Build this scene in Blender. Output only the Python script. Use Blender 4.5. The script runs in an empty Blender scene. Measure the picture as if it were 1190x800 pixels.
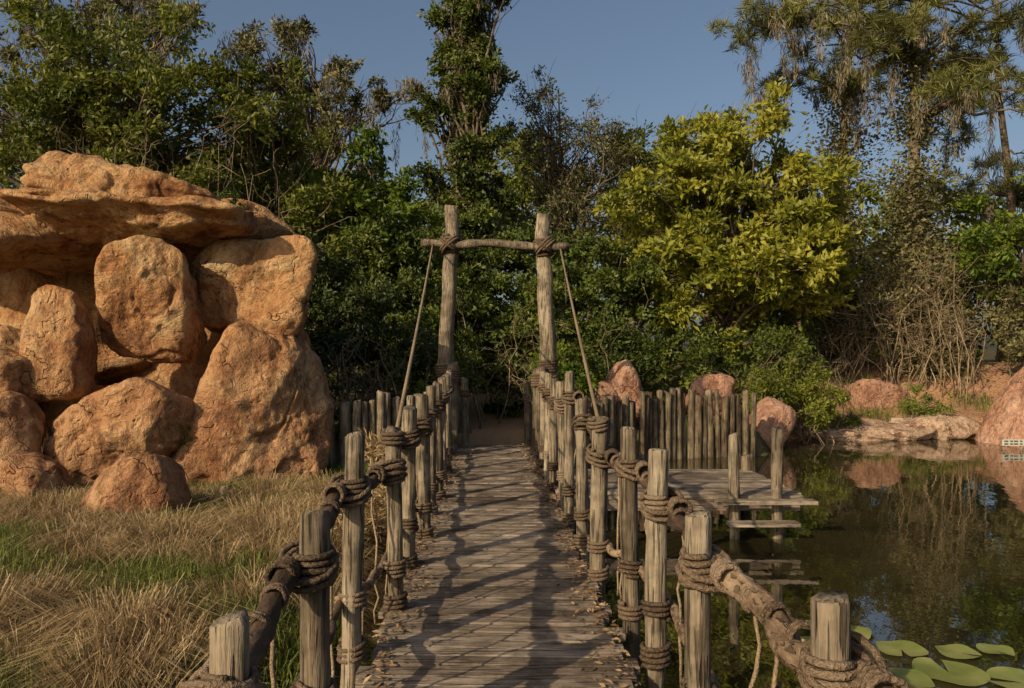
import bpy, math, random
import numpy as np
from mathutils import Vector, Matrix, noise as mn

random.seed(7)
R = np.random.default_rng(11)
scene = bpy.context.scene

# ------------------------------------------------------------ helpers
def link(ob, parent=None):
    scene.collection.objects.link(ob)
    if parent is not None:
        ob.parent = parent
    return ob

def empty(name):
    e = bpy.data.objects.new(name, None)
    e.empty_display_size = 0.2
    return link(e)

class MB:
    def __init__(s):
        s.v = []; s.f = []; s.m = []
    def add(s, verts, faces, mat=0):
        o = len(s.v)
        s.v.extend(verts)
        for f in faces:
            s.f.append([i + o for i in f]); s.m.append(mat)
    def build(s, name, mats, smooth=True, parent=None):
        me = bpy.data.meshes.new(name)
        me.from_pydata([tuple(p) for p in s.v], [], s.f)
        for m in mats: me.materials.append(m)
        me.polygons.foreach_set('material_index', s.m)
        me.polygons.foreach_set('use_smooth', [smooth] * len(s.f))
        me.update()
        return link(bpy.data.objects.new(name, me), parent)

def tube(mb, pts, radii, sides=8, mat=0, jit=0.0, seed=0.0, cap=True):
    pts = [Vector(p) for p in pts]
    n = len(pts)
    T = []
    for i in range(n):
        a = pts[max(i - 1, 0)]; b = pts[min(i + 1, n - 1)]
        t = (b - a)
        T.append(t.normalized() if t.length > 1e-9 else Vector((0, 0, 1)))
    ref = Vector((1, 0, 0)) if abs(T[0].x) < 0.8 else Vector((0, 1, 0))
    u = (ref - T[0] * ref.dot(T[0])).normalized()
    verts = []; faces = []
    for i in range(n):
        u = (u - T[i] * u.dot(T[i]))
        u = u.normalized() if u.length > 1e-6 else T[i].orthogonal().normalized()
        w = T[i].cross(u)
        for k in range(sides):
            a = 2 * math.pi * k / sides
            r = radii[i]
            if jit:
                r *= 1 + jit * mn.noise(Vector((math.cos(a) * 2.3 + seed, math.sin(a) * 2.3 + seed * 1.7, i * 0.35 + seed))) \
                       + jit * 0.7 * mn.noise(Vector((math.cos(a) * 6 + seed, math.sin(a) * 6 - seed, i * 0.1)))
            verts.append(pts[i] + u * (math.cos(a) * r) + w * (math.sin(a) * r))
    for i in range(n - 1):
        for k in range(sides):
            k2 = (k + 1) % sides
            faces.append([i * sides + k, i * sides + k2, (i + 1) * sides + k2, (i + 1) * sides + k])
    if cap:
        faces.append([k for k in range(sides)][::-1])
        faces.append([(n - 1) * sides + k for k in range(sides)])
    mb.add(verts, faces, mat)

def post(mb, x, y, z0, z1, r, mat=0, lean=(0, 0), seed=None, sides=20, taper=0.93, bend=0.0):
    seed = random.random() * 50 if seed is None else seed
    n = 14
    zs = [z0 + (z1 - z0) * i / (n - 1) for i in range(n)]
    pts = [Vector((x + lean[0] * (z - z0) + bend * mn.noise(Vector((z * .9, seed, 0))), y + lean[1] * (z - z0) + bend * mn.noise(Vector((z * .9, seed, 4))), z)) for z in zs]
    rad = [r * (1 - (1 - taper) * i / (n - 1)) * (1 + .05 * mn.noise(Vector((i * .8, seed, 9)))) for i in range(n)]
    tl = Vector((random.uniform(-.006, .006), random.uniform(-.006, .006), 0.014))
    pts.append(pts[-1] + tl); rad.append(rad[-1] * 0.88)
    tube(mb, pts, rad, sides, mat, 0.24, seed)

def wrap(mb, c, axis, R0, rr, turns, pitch, mat=0, seg=12, irregular=0.15):
    axis = Vector(axis).normalized(); u = axis.orthogonal().normalized(); w = axis.cross(u)
    c = Vector(c); pts = []
    n = int(turns * seg); ph = random.random() * 6.28
    tilt = random.uniform(-0.2, 0.2)
    for i in range(n + 1):
        a = ph + 2 * math.pi * i / seg
        h = (i / seg - turns / 2) * pitch + tilt * R0 * math.cos(a)
        rad = R0 + rr * (0.75 + irregular * mn.noise(Vector((i * 0.3, ph, 0))) * 4)
        pts.append(c + axis * h + u * math.cos(a) * rad + w * math.sin(a) * rad)
    tube(mb, pts, [rr] * len(pts), 6, mat)

def sagrope(mb, a, b, sag, r, mat=0, n=10, sides=6, jit=0.0):
    a = Vector(a); b = Vector(b); pts = []
    s = random.random() * 30
    for i in range(n + 1):
        t = i / n
        p = a.lerp(b, t); p.z -= sag * 4 * t * (1 - t)
        if jit:
            e = 4 * t * (1 - t)
            p += Vector((mn.noise(Vector((t * 3, s, 0))), mn.noise(Vector((t * 3, s, 5))), mn.noise(Vector((t * 3, s, 9))))) * jit * e
        pts.append(p)
    rad = [r * (1 + (0.3 * mn.noise(Vector((i * 0.9, s, 3))) if jit else 0)) for i in range(n + 1)]
    tube(mb, pts, rad, sides, mat, 0.2 if jit else 0.0, s)

def box(mb, c, s, rotz=0.0, mat=0, tilt=0.0):
    M = Matrix.Translation(c) @ Matrix.Rotation(rotz, 4, 'Z') @ Matrix.Rotation(tilt, 4, 'Y')
    x, y, z = s[0] / 2, s[1] / 2, s[2] / 2
    b = min(x, y, z) * 0.22
    vs = []
    for zz, k in ((-z, 0), (z - b, 0), (z, b)):
        for sx, sy in ((-1, -1), (1, -1), (1, 1), (-1, 1)):
            vs.append(M @ Vector((sx * (x - k), sy * (y - k), zz)))
    fs = [[3, 2, 1, 0], [8, 9, 10, 11]]
    for l in (0, 4):
        for k in range(4):
            k2 = (k + 1) % 4
            fs.append([l + k, l + k2, l + 4 + k2, l + 4 + k])
    mb.add(vs, fs, mat)

def np_mesh(name, groups, mats, parent=None, extra=None):
    V = []; S = []; L = []; MI = []; SM = []; off = 0
    if extra is not None and len(extra.v):
        ev = np.array([tuple(p) for p in extra.v], dtype=np.float32)
        V.append(ev)
        for f, m in zip(extra.f, extra.m):
            L.append(np.array(f)); S.append(len(f)); MI.append(m); SM.append(True)
        L = [np.concatenate(L)]
        off = len(ev)
    S = [np.array(S, dtype=np.int32)]; MI = [np.array(MI, dtype=np.int32)]; SM = [np.array(SM, dtype=bool)]
    for g, m in groups:
        n, k, _ = g.shape
        if n == 0: continue
        V.append(g.reshape(-1, 3).astype(np.float32))
        L.append(np.arange(n * k) + off); off += n * k
        S.append(np.full(n, k, dtype=np.int32)); MI.append(np.full(n, m, dtype=np.int32)); SM.append(np.zeros(n, dtype=bool))
    V = np.concatenate(V); L = np.concatenate(L).astype(np.int32); S = np.concatenate(S)
    MI = np.concatenate(MI).astype(np.int32); SM = np.concatenate(SM)
    me = bpy.data.meshes.new(name)
    me.vertices.add(len(V)); me.vertices.foreach_set('co', V.ravel())
    me.loops.add(len(L)); me.loops.foreach_set('vertex_index', L)
    st = np.concatenate([[0], np.cumsum(S)[:-1]]).astype(np.int32)
    me.polygons.add(len(S)); me.polygons.foreach_set('loop_start', st); me.polygons.foreach_set('loop_total', S.astype(np.int32))
    for m in mats: me.materials.append(m)
    me.polygons.foreach_set('material_index', MI)
    me.polygons.foreach_set('use_smooth', SM)
    me.update(calc_edges=True)
    return link(bpy.data.objects.new(name, me), parent)

def nrm(a):
    return a / (np.linalg.norm(a, axis=-1, keepdims=True) + 1e-9)

def leaf_quads(P, L, W, up=0.6, d=None, var=0.4):
    n = len(P)
    if d is None:
        d = nrm(R.normal(size=(n, 3)) * [1, 1, 0.7])
    nn = nrm(R.normal(size=(n, 3)) + [0, 0, up])
    s = nrm(np.cross(d, nn)); up2 = np.cross(s, d)
    l = (L * (1 + var * (R.random((n, 1)) * 2 - 1))); w = l * (W / L)
    a = P; b = P + d * l * 0.45 + s * w * 0.5 + up2 * w * 0.18
    c = P + d * l; e = P + d * l * 0.45 - s * w * 0.5 + up2 * w * 0.18
    return np.stack([a, b, c, e], axis=1)

# ------------------------------------------------------------ materials
def newmat(name):
    m = bpy.data.materials.new(name); m.use_nodes = True
    nt = m.node_tree; nt.nodes.clear()
    return m, nt, nt.nodes.new, nt.links.new

def ramp(nt, stops):
    r = nt.nodes.new('ShaderNodeValToRGB')
    el = r.color_ramp.elements
    while len(el) < len(stops): el.new(0.5)
    for e, (p, c) in zip(el, stops):
        e.position = p; e.color = (*c, 1)
    return r

def leafmat(name, stops, transl=0.3, scale=0.6, rough=0.5, island=0.5, spec=0.35):
    m, nt, N, LK = newmat(name)
    geo = N('ShaderNodeNewGeometry')
    no = N('ShaderNodeTexNoise'); no.inputs['Scale'].default_value = scale; no.inputs['Detail'].default_value = 2
    LK(geo.outputs['Position'], no.inputs['Vector'])
    m1 = N('ShaderNodeMath'); m1.operation = 'MULTIPLY'; m1.inputs[1].default_value = island
    LK(geo.outputs['Random Per Island'], m1.inputs[0])
    m2 = N('ShaderNodeMath'); m2.operation = 'MULTIPLY_ADD'; m2.inputs[1].default_value = 1.3
    LK(no.outputs['Fac'], m2.inputs[0]); LK(m1.outputs[0], m2.inputs[2])
    m3 = N('ShaderNodeMath'); m3.operation = 'SUBTRACT'; m3.inputs[1].default_value = 0.13 + island * 0.5
    LK(m2.outputs[0], m3.inputs[0])
    r = ramp(nt, stops); LK(m3.outputs[0], r.inputs[0])
    out = N('ShaderNodeOutputMaterial')
    p = N('ShaderNodeBsdfPrincipled'); p.inputs['Roughness'].default_value = rough
    p.inputs['Specular IOR Level'].default_value = spec
    LK(r.outputs[0], p.inputs['Base Color'])
    if transl > 0:
        t = N('ShaderNodeBsdfTranslucent'); LK(r.outputs[0], t.inputs['Color'])
        mx = N('ShaderNodeMixShader'); mx.inputs[0].default_value = transl
        LK(p.outputs[0], mx.inputs[1]); LK(t.outputs[0], mx.inputs[2]); LK(mx.outputs[0], out.inputs[0])
    else:
        LK(p.outputs[0], out.inputs[0])
    return m

def woodmat(name, stops, stretch=(1, 1, 1), scale=18, bump=0.6, island=0.35, rough=0.85, bigscale=1.3, cracks=0.0, dirt=0.0, det=5):
    m, nt, N, LK = newmat(name)
    geo = N('ShaderNodeNewGeometry'); tc = N('ShaderNodeTexCoord')
    mp = N('ShaderNodeMapping'); mp.inputs['Scale'].default_value = stretch
    LK(tc.outputs['Object'], mp.inputs['Vector'])
    off = N('ShaderNodeVectorMath'); off.operation = 'ADD'
    sc = N('ShaderNodeVectorMath'); sc.operation = 'SCALE'; sc.inputs[0].default_value = (13, 7, 9)
    LK(geo.outputs['Random Per Island'], sc.inputs['Scale'])
    LK(mp.outputs[0], off.inputs[0]); LK(sc.outputs[0], off.inputs[1])
    n1 = N('ShaderNodeTexNoise'); n1.inputs['Scale'].default_value = scale; n1.inputs['Detail'].default_value = det; n1.inputs['Roughness'].default_value = 0.7
    LK(off.outputs[0], n1.inputs['Vector'])
    n2 = N('ShaderNodeTexNoise'); n2.inputs['Scale'].default_value = bigscale; n2.inputs['Detail'].default_value = 3
    LK(tc.outputs['Object'], n2.inputs['Vector'])
    a = N('ShaderNodeMath'); a.operation = 'MULTIPLY_ADD'; a.inputs[1].default_value = island
    LK(geo.outputs['Random Per Island'], a.inputs[0]); LK(n1.outputs['Fac'], a.inputs[2])
    b = N('ShaderNodeMath'); b.operation = 'MULTIPLY_ADD'; b.inputs[1].default_value = 0.9
    LK(n2.outputs['Fac'], b.inputs[0]); LK(a.outputs[0], b.inputs[2])
    c = N('ShaderNodeMath'); c.operation = 'SUBTRACT'; c.inputs[1].default_value = 0.45 + island * 0.5
    LK(b.outputs[0], c.inputs[0])
    r = ramp(nt, stops); LK(c.outputs[0], r.inputs[0])
    col = r.outputs[0]; hgt = n1.outputs['Fac']
    if cracks:
        n3 = N('ShaderNodeTexNoise'); n3.inputs['Scale'].default_value = scale * 1.6; n3.inputs['Detail'].default_value = 2
        LK(off.outputs[0], n3.inputs['Vector'])
        cm = N('ShaderNodeMapRange'); cm.inputs['From Min'].default_value = 0.36; cm.inputs['From Max'].default_value = 0.44
        LK(n3.outputs['Fac'], cm.inputs['Value'])
        cr = ramp(nt, [(0, (1 - cracks,) * 3), (1, (1, 1, 1))]); LK(cm.outputs[0], cr.inputs[0])
        mu = N('ShaderNodeMix'); mu.data_type = 'RGBA'; mu.blend_type = 'MULTIPLY'; mu.inputs['Factor'].default_value = 1
        LK(col, mu.inputs['A']); LK(cr.outputs[0], mu.inputs['B']); col = mu.outputs['Result']
        ha = N('ShaderNodeMath'); ha.operation = 'MULTIPLY_ADD'; ha.inputs[1].default_value = 0.5
        LK(cm.outputs[0], ha.inputs[0]); LK(hgt, ha.inputs[2]); hgt = ha.outputs[0]
    if dirt:
        n4 = N('ShaderNodeTexNoise'); n4.inputs['Scale'].default_value = 3.5; n4.inputs['Detail'].default_value = 4; n4.inputs['Roughness'].default_value = .7
        LK(tc.outputs['Object'], n4.inputs['Vector'])
        dr = ramp(nt, [(0.36, (1 - dirt,) * 3), (0.58, (1, 1, 1))]); LK(n4.outputs['Fac'], dr.inputs[0])
        mu2 = N('ShaderNodeMix'); mu2.data_type = 'RGBA'; mu2.blend_type = 'MULTIPLY'; mu2.inputs['Factor'].default_value = 1
        LK(col, mu2.inputs['A']); LK(dr.outputs[0], mu2.inputs['B']); col = mu2.outputs['Result']
    p = N('ShaderNodeBsdfPrincipled'); p.inputs['Roughness'].default_value = rough
    p.inputs['Specular IOR Level'].default_value = 0.2
    LK(col, p.inputs['Base Color'])
    bp = N('ShaderNodeBump'); bp.inputs['Strength'].default_value = bump; bp.inputs['Distance'].default_value = 0.02
    LK(hgt, bp.inputs['Height']); LK(bp.outputs[0], p.inputs['Normal'])
    out = N('ShaderNodeOutputMaterial'); LK(p.outputs[0], out.inputs[0])
    return m

def rockmat(name, stops, lowcol=(0.38, 0.20, 0.12), lowmix=0.5):
    m, nt, N, LK = newmat(name)
    geo = N('ShaderNodeNewGeometry')
    n1 = N('ShaderNodeTexNoise'); n1.inputs['Scale'].default_value = 1.0; n1.inputs['Detail'].default_value = 7; n1.inputs['Roughness'].default_value = 0.68; n1.inputs['Distortion'].default_value = 0.6
    LK(geo.outputs['Position'], n1.inputs['Vector'])
    n2 = N('ShaderNodeTexNoise'); n2.inputs['Scale'].default_value = 10; n2.inputs['Detail'].default_value = 5; n2.inputs['Roughness'].default_value = 0.72
    LK(geo.outputs['Position'], n2.inputs['Vector'])
    r = ramp(nt, stops); LK(n1.outputs['Fac'], r.inputs[0])
    sep = N('ShaderNodeSeparateXYZ'); LK(geo.outputs['Position'], sep.inputs[0])
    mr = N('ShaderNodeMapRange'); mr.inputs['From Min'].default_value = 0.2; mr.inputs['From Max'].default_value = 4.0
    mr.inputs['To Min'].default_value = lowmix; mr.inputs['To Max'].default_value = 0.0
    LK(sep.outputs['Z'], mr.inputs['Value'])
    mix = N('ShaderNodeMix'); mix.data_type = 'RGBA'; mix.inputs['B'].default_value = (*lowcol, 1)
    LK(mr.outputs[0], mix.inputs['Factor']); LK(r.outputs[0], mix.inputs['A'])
    r2 = ramp(nt, [(0.33, (0.45, 0.38, 0.32)), (0.5, (0.92, 0.92, 0.92)), (0.7, (1.14, 1.12, 1.06))]); LK(n2.outputs['Fac'], r2.inputs[0])
    mul = N('ShaderNodeMix'); mul.data_type = 'RGBA'; mul.blend_type = 'MULTIPLY'; mul.inputs['Factor'].default_value = 0.75
    LK(mix.outputs['Result'], mul.inputs['A']); LK(r2.outputs[0], mul.inputs['B'])
    ms = N('ShaderNodeMapping'); ms.inputs['Scale'].default_value = (1.5, 1.5, 0.5); LK(geo.outputs['Position'], ms.inputs['Vector'])
    n5 = N('ShaderNodeTexNoise'); n5.inputs['Scale'].default_value = 1.6; n5.inputs['Detail'].default_value = 5; n5.inputs['Roughness'].default_value = .72; LK(ms.outputs[0], n5.inputs['Vector'])
    st = ramp(nt, [(0.37, (0.36, 0.27, 0.22)), (0.5, (1, 1, 1))]); LK(n5.outputs['Fac'], st.inputs[0])
    mu3 = N('ShaderNodeMix'); mu3.data_type = 'RGBA'; mu3.blend_type = 'MULTIPLY'; mu3.inputs['Factor'].default_value = 0.8
    LK(mul.outputs['Result'], mu3.inputs['A']); LK(st.outputs[0], mu3.inputs['B'])
    wv = N('ShaderNodeTexNoise'); wv.inputs['Scale'].default_value = 1.6; wv.inputs['Detail'].default_value = 3; LK(geo.outputs['Position'], wv.inputs['Vector'])
    vs = N('ShaderNodeVectorMath'); vs.operation = 'SCALE'; vs.inputs['Scale'].default_value = 1.8; LK(wv.outputs['Color'], vs.inputs[0])
    ad = N('ShaderNodeVectorMath'); ad.operation = 'ADD'; LK(geo.outputs['Position'], ad.inputs[0]); LK(vs.outputs[0], ad.inputs[1])
    vo = N('ShaderNodeTexVoronoi'); vo.feature = 'DISTANCE_TO_EDGE'; vo.inputs['Scale'].default_value = 0.7
    LK(ad.outputs[0], vo.inputs['Vector'])
    cr = N('ShaderNodeMapRange'); cr.inputs['From Max'].default_value = 0.011; LK(vo.outputs['Distance'], cr.inputs['Value'])
    nbm = N('ShaderNodeMapRange'); nbm.inputs['From Min'].default_value = 0.44; nbm.inputs['From Max'].default_value = 0.5; LK(wv.outputs['Fac'], nbm.inputs['Value'])
    mxm = N('ShaderNodeMath'); mxm.operation = 'MAXIMUM'; LK(cr.outputs[0], mxm.inputs[0]); LK(nbm.outputs[0], mxm.inputs[1])
    crc = ramp(nt, [(0.0, (0.45, 0.36, 0.3)), (1.0, (1, 1, 1))]); LK(mxm.outputs[0], crc.inputs[0])
    mul2 = N('ShaderNodeMix'); mul2.data_type = 'RGBA'; mul2.blend_type = 'MULTIPLY'; mul2.inputs['Factor'].default_value = 1
    LK(mu3.outputs['Result'], mul2.inputs['A']); LK(crc.outputs[0], mul2.inputs['B'])
    pv = N('ShaderNodeTexVoronoi'); pv.inputs['Scale'].default_value = 4.0; LK(ad.outputs[0], pv.inputs['Vector'])
    pm = N('ShaderNodeMapRange'); pm.inputs['From Min'].default_value = 0.05; pm.inputs['From Max'].default_value = 0.28; LK(pv.outputs['Distance'], pm.inputs['Value'])
    h1 = N('ShaderNodeMath'); h1.operation = 'MULTIPLY_ADD'; h1.inputs[1].default_value = 0.6; LK(mxm.outputs[0], h1.inputs[0]); LK(n2.outputs['Fac'], h1.inputs[2])
    h2 = N('ShaderNodeMath'); h2.operation = 'MULTIPLY_ADD'; h2.inputs[1].default_value = 0.5; LK(pm.outputs[0], h2.inputs[0]); LK(h1.outputs[0], h2.inputs[2])
    h3 = N('ShaderNodeMath'); h3.operation = 'MULTIPLY_ADD'; h3.inputs[1].default_value = 3.4; LK(n1.outputs['Fac'], h3.inputs[0]); LK(h2.outputs[0], h3.inputs[2])
    bp = N('ShaderNodeBump'); bp.inputs['Strength'].default_value = 0.85; bp.inputs['Distance'].default_value = 0.10
    LK(h3.outputs[0], bp.inputs['Height'])
    p = N('ShaderNodeBsdfPrincipled'); p.inputs['Roughness'].default_value = 0.85; p.inputs['Specular IOR Level'].default_value = 0.2
    LK(mul2.outputs['Result'], p.inputs['Base Color']); LK(bp.outputs[0], p.inputs['Normal'])
    out = N('ShaderNodeOutputMaterial'); LK(p.outputs[0], out.inputs[0])
    return m

M_post = woodmat('weathered_post', [(0.12, (0.055, 0.041, 0.027)), (0.38, (0.18, 0.14, 0.093)), (0.62, (0.29, 0.235, 0.162)), (0.9, (0.40, 0.34, 0.25))], (1, 1, 0.06), 30, 1.0, 0.3, cracks=.65, dirt=.5)
M_pal = woodmat('palisade_wood', [(0.12, (0.03, 0.021, 0.013)), (0.38, (0.10, 0.073, 0.045)), (0.62, (0.18, 0.14, 0.087)), (0.9, (0.27, 0.22, 0.14))], (1, 1, 0.06), 22, 1.0, 0.5, cracks=.6, dirt=.5)  # browner wood than the posts, with the trees' shade put into its colour
M_plank = woodmat('weathered_plank', [(0.12, (0.075, 0.056, 0.04)), (0.4, (0.19, 0.147, 0.108)), (0.65, (0.30, 0.24, 0.18)), (0.95, (0.42, 0.35, 0.27))], (0.07, 1, 1), 26, 0.9, 0.45, cracks=.6, dirt=.55)
M_rail = woodmat('dark_rail', [(0.2, (0.022, 0.014, 0.009)), (0.5, (0.07, 0.045, 0.028)), (0.85, (0.15, 0.105, 0.068))], (1, 0.25, 1), 22, 1.0, 0.1)
M_bark = woodmat('pale_bark_rail', [(0.2, (0.05, 0.03, 0.018)), (0.5, (0.19, 0.13, 0.08)), (0.8, (0.33, 0.25, 0.16))], (1, 0.5, 1), 20, 1.0, 0.1, cracks=.5)
M_rope = woodmat('rope', [(0.2, (0.035, 0.023, 0.014)), (0.5, (0.125, 0.087, 0.055)), (0.85, (0.23, 0.17, 0.115))], (1, 1, 1), 60, 1.0, 0.25, det=2)
M_ropel = woodmat('pale_rope', [(0.2, (0.12, 0.085, 0.05)), (0.6, (0.27, 0.20, 0.12)), (0.9, (0.36, 0.28, 0.18))], (1, 1, 1), 60, 0.8, 0.1, det=2)
M_trunk = woodmat('tree_bark', [(0.2, (0.04, 0.03, 0.02)), (0.5, (0.12, 0.09, 0.06)), (0.85, (0.22, 0.175, 0.12))], (1, 1, 0.3), 9, 1.0, 0.2, det=3)
M_twig = woodmat('bare_twig', [(0.2, (0.12, 0.085, 0.05)), (0.5, (0.23, 0.17, 0.105)), (0.85, (0.33, 0.26, 0.165))], (1, 1, 1), 5, 0.2, 0.5, det=1)
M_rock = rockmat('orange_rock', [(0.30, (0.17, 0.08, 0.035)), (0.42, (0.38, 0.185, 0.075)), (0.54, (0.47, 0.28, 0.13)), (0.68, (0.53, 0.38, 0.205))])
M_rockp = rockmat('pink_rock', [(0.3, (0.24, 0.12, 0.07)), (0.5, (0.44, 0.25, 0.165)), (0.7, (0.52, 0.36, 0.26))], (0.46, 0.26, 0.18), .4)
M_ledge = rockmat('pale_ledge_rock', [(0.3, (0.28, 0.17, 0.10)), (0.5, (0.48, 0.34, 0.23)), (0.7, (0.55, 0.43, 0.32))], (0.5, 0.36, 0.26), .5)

G_mid = leafmat('leaf_mid_green', [(0.15, (0.022, 0.036, 0.006)), (0.5, (0.075, 0.105, 0.014)), (0.85, (0.15, 0.175, 0.028))])
G_left = leafmat('leaf_olive_green', [(0.15, (0.035, 0.048, 0.006)), (0.5, (0.115, 0.14, 0.016)), (0.85, (0.21, 0.22, 0.03))], 0.35)
G_bright = leafmat('leaf_bright_green', [(0.15, (0.035, 0.06, 0.006)), (0.5, (0.10, 0.155, 0.014)), (0.85, (0.19, 0.235, 0.025))], 0.38)
G_yel = leafmat('leaf_yellow_green', [(0.12, (0.07, 0.09, 0.01)), (0.45, (0.20, 0.215, 0.022)), (0.85, (0.34, 0.32, 0.04))], 0.38)
G_dark = leafmat('leaf_dark_green', [(0.2, (0.014, 0.024, 0.006)), (0.5, (0.042, 0.062, 0.013)), (0.85, (0.095, 0.115, 0.025))], 0.2)
G_olive = leafmat('leaf_olive', [(0.2, (0.04, 0.042, 0.014)), (0.5, (0.12, 0.112, 0.04)), (0.85, (0.20, 0.18, 0.075))], 0.2)
G_needle = leafmat('pine_needle', [(0.2, (0.05, 0.058, 0.013)), (0.5, (0.13, 0.135, 0.028)), (0.85, (0.22, 0.21, 0.055))], 0.2)
G_moss = leafmat('spanish_moss', [(0.2, (0.09, 0.074, 0.048)), (0.6, (0.19, 0.157, 0.10)), (0.9, (0.27, 0.225, 0.15))], 0.2)
G_straw = leafmat('dry_straw', [(0.15, (0.11, 0.07, 0.03)), (0.5, (0.28, 0.19, 0.09)), (0.85, (0.45, 0.33, 0.17))], 0.2, 1.8, island=.6)
G_grass = leafmat('green_grass', [(0.2, (0.04, 0.06, 0.010)), (0.5, (0.10, 0.135, 0.018)), (0.85, (0.20, 0.205, 0.045))], 0.25, 1.2)
G_litter = leafmat('leaf_litter', [(0.2, (0.06, 0.035, 0.018)), (0.5, (0.17, 0.10, 0.05)), (0.85, (0.30, 0.2, 0.11))], 0, 2)

# ------------------------------------------------------------ terrain
def sm(a, b, x):
    t = np.clip((x - a) / (b - a), 0, 1); return t * t * (3 - 2 * t)
def wob(x, y):
    return 0.35 * np.sin(x * 0.9 + 1.3) * np.cos(y * 0.7) + 0.18 * np.sin(x * 2.3 + y * 1.9) + 0.08 * np.sin(5.1 * x - 3.7 * y)
def shore_d(x, y):
    xs = -1.55 + 0.25 * np.sin(y * 1.3)
    ys = 19.6 + 4.0 * sm(6.3, 8.2, x) + 0.3 * np.sin(x * 1.1) * sm(6, 9, x)
    return np.minimum(np.minimum(x - xs, ys - y), np.minimum(70 - x, y + 35))
def gz(x, y):
    x = np.asarray(x, float); y = np.asarray(y, float)
    d = shore_d(x, y)
    land = 0.02 + 0.3 * sm(0, 0.9, -d) + 0.06 * wob(x, y) * sm(0, 1, -d)
    land += 0.25 * sm(16, 19, y) * sm(-6, -2, x) * sm(0, .8, -d)
    land += (1.7 * sm(24, 30, y)) * sm(3, 9, x) + 0.7 * sm(20, 34, y) * (1 - sm(3, 9, x))
    far = sm(60, 300, np.hypot(x, y)); land += far * 3.0
    wat = -np.minimum(np.maximum(d, 0) * 0.55, 1.3)
    return np.where(d > 0, wat, land)

def axis_vals(lo, hi, flo, fhi, fine, coarse_n):
    a = np.linspace(0, 1, coarse_n) ** 2.2
    return np.concatenate([(flo - a[1:][::-1] * (flo - lo)), np.arange(flo, fhi, fine), fhi + a * (hi - fhi)])
xs = axis_vals(-400, 400, -16, 26, 0.22, 18); ys = axis_vals(-400, 400, -4, 40, 0.22, 18)
XX, YY = np.meshgrid(xs, ys)
ZZ = gz(XX, YY)
nx, ny = len(xs), len(ys)
V = np.stack([XX, YY, ZZ], -1).reshape(-1, 3)
idx = np.arange(nx * ny).reshape(ny, nx)
F = np.stack([idx[:-1, :-1], idx[:-1, 1:], idx[1:, 1:], idx[1:, :-1]], -1).reshape(-1, 4)
me = bpy.data.meshes.new('ground'); me.from_pydata(V.tolist(), [], F.tolist())
me.polygons.foreach_set('use_smooth', [True] * len(F))
att = me.attributes.new('soil', 'FLOAT', 'POINT')
soil = sm(5.5, 8, XX) * sm(22, 24, YY) * (1 - sm(29, 32, YY))
att.data.foreach_set('value', soil.ravel().astype(np.float32))
att = me.attributes.new('path', 'FLOAT', 'POINT')
pathm = (1 - sm(0.7, 1.3, np.abs(XX + 0.42 + 0.03 * (YY - 17)))) * sm(16, 17, YY)
att.data.foreach_set('value', pathm.ravel().astype(np.float32))
gm, nt, N, LK = newmat('ground_soil')
geo = N('ShaderNodeNewGeometry')
n1 = N('ShaderNodeTexNoise'); n1.inputs['Scale'].default_value = 0.8; n1.inputs['Detail'].default_value = 6; LK(geo.outputs['Position'], n1.inputs['Vector'])
n2 = N('ShaderNodeTexNoise'); n2.inputs['Scale'].default_value = 12; n2.inputs['Detail'].default_value = 5; LK(geo.outputs['Position'], n2.inputs['Vector'])
r1 = ramp(nt, [(0.3, (0.03, 0.03, 0.012)), (0.5, (0.07, 0.06, 0.025)), (0.7, (0.13, 0.10, 0.05))]); LK(n1.outputs['Fac'], r1.inputs[0])
r2 = ramp(nt, [(0.3, (0.18, 0.08, 0.042)), (0.5, (0.38, 0.205, 0.115)), (0.7, (0.44, 0.30, 0.19))]); LK(n2.outputs['Fac'], r2.inputs[0])
at = N('ShaderNodeAttribute'); at.attribute_name = 'soil'
sm1 = N('ShaderNodeMath'); sm1.operation = 'MULTIPLY_ADD'; sm1.inputs[1].default_value = 1.0; LK(at.outputs['Fac'], sm1.inputs[0])
sub = N('ShaderNodeMath'); sub.operation = 'MULTIPLY_ADD'; sub.inputs[1].default_value = 1.4; sub.inputs[2].default_value = -0.85; LK(n1.outputs['Fac'], sub.inputs[0]); LK(sub.outputs[0], sm1.inputs[2])
cl = N('ShaderNodeClamp'); LK(sm1.outputs[0], cl.inputs[0])
mx = N('ShaderNodeMix'); mx.data_type = 'RGBA'; LK(cl.outputs[0], mx.inputs['Factor']); LK(r1.outputs[0], mx.inputs['A']); LK(r2.outputs[0], mx.inputs['B'])
at2 = N('ShaderNodeAttribute'); at2.attribute_name = 'path'
mx2 = N('ShaderNodeMix'); mx2.data_type = 'RGBA'; mx2.inputs['B'].default_value = (0.26, 0.17, 0.10, 1); LK(at2.outputs['Fac'], mx2.inputs['Factor']); LK(mx.outputs['Result'], mx2.inputs['A'])
bp = N('ShaderNodeBump'); bp.inputs['Strength'].default_value = 0.8; bp.inputs['Distance'].default_value = 0.06; LK(n2.outputs['Fac'], bp.inputs['Height'])
p = N('ShaderNodeBsdfPrincipled'); p.inputs['Roughness'].default_value = 0.95; p.inputs['Specular IOR Level'].default_value = 0.1
LK(mx2.outputs['Result'], p.inputs['Base Color']); LK(bp.outputs[0], p.inputs['Normal'])
out = N('ShaderNodeOutputMaterial'); LK(p.outputs[0], out.inputs[0])
me.materials.append(gm); me.update()
link(bpy.data.objects.new('ground', me))

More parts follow.
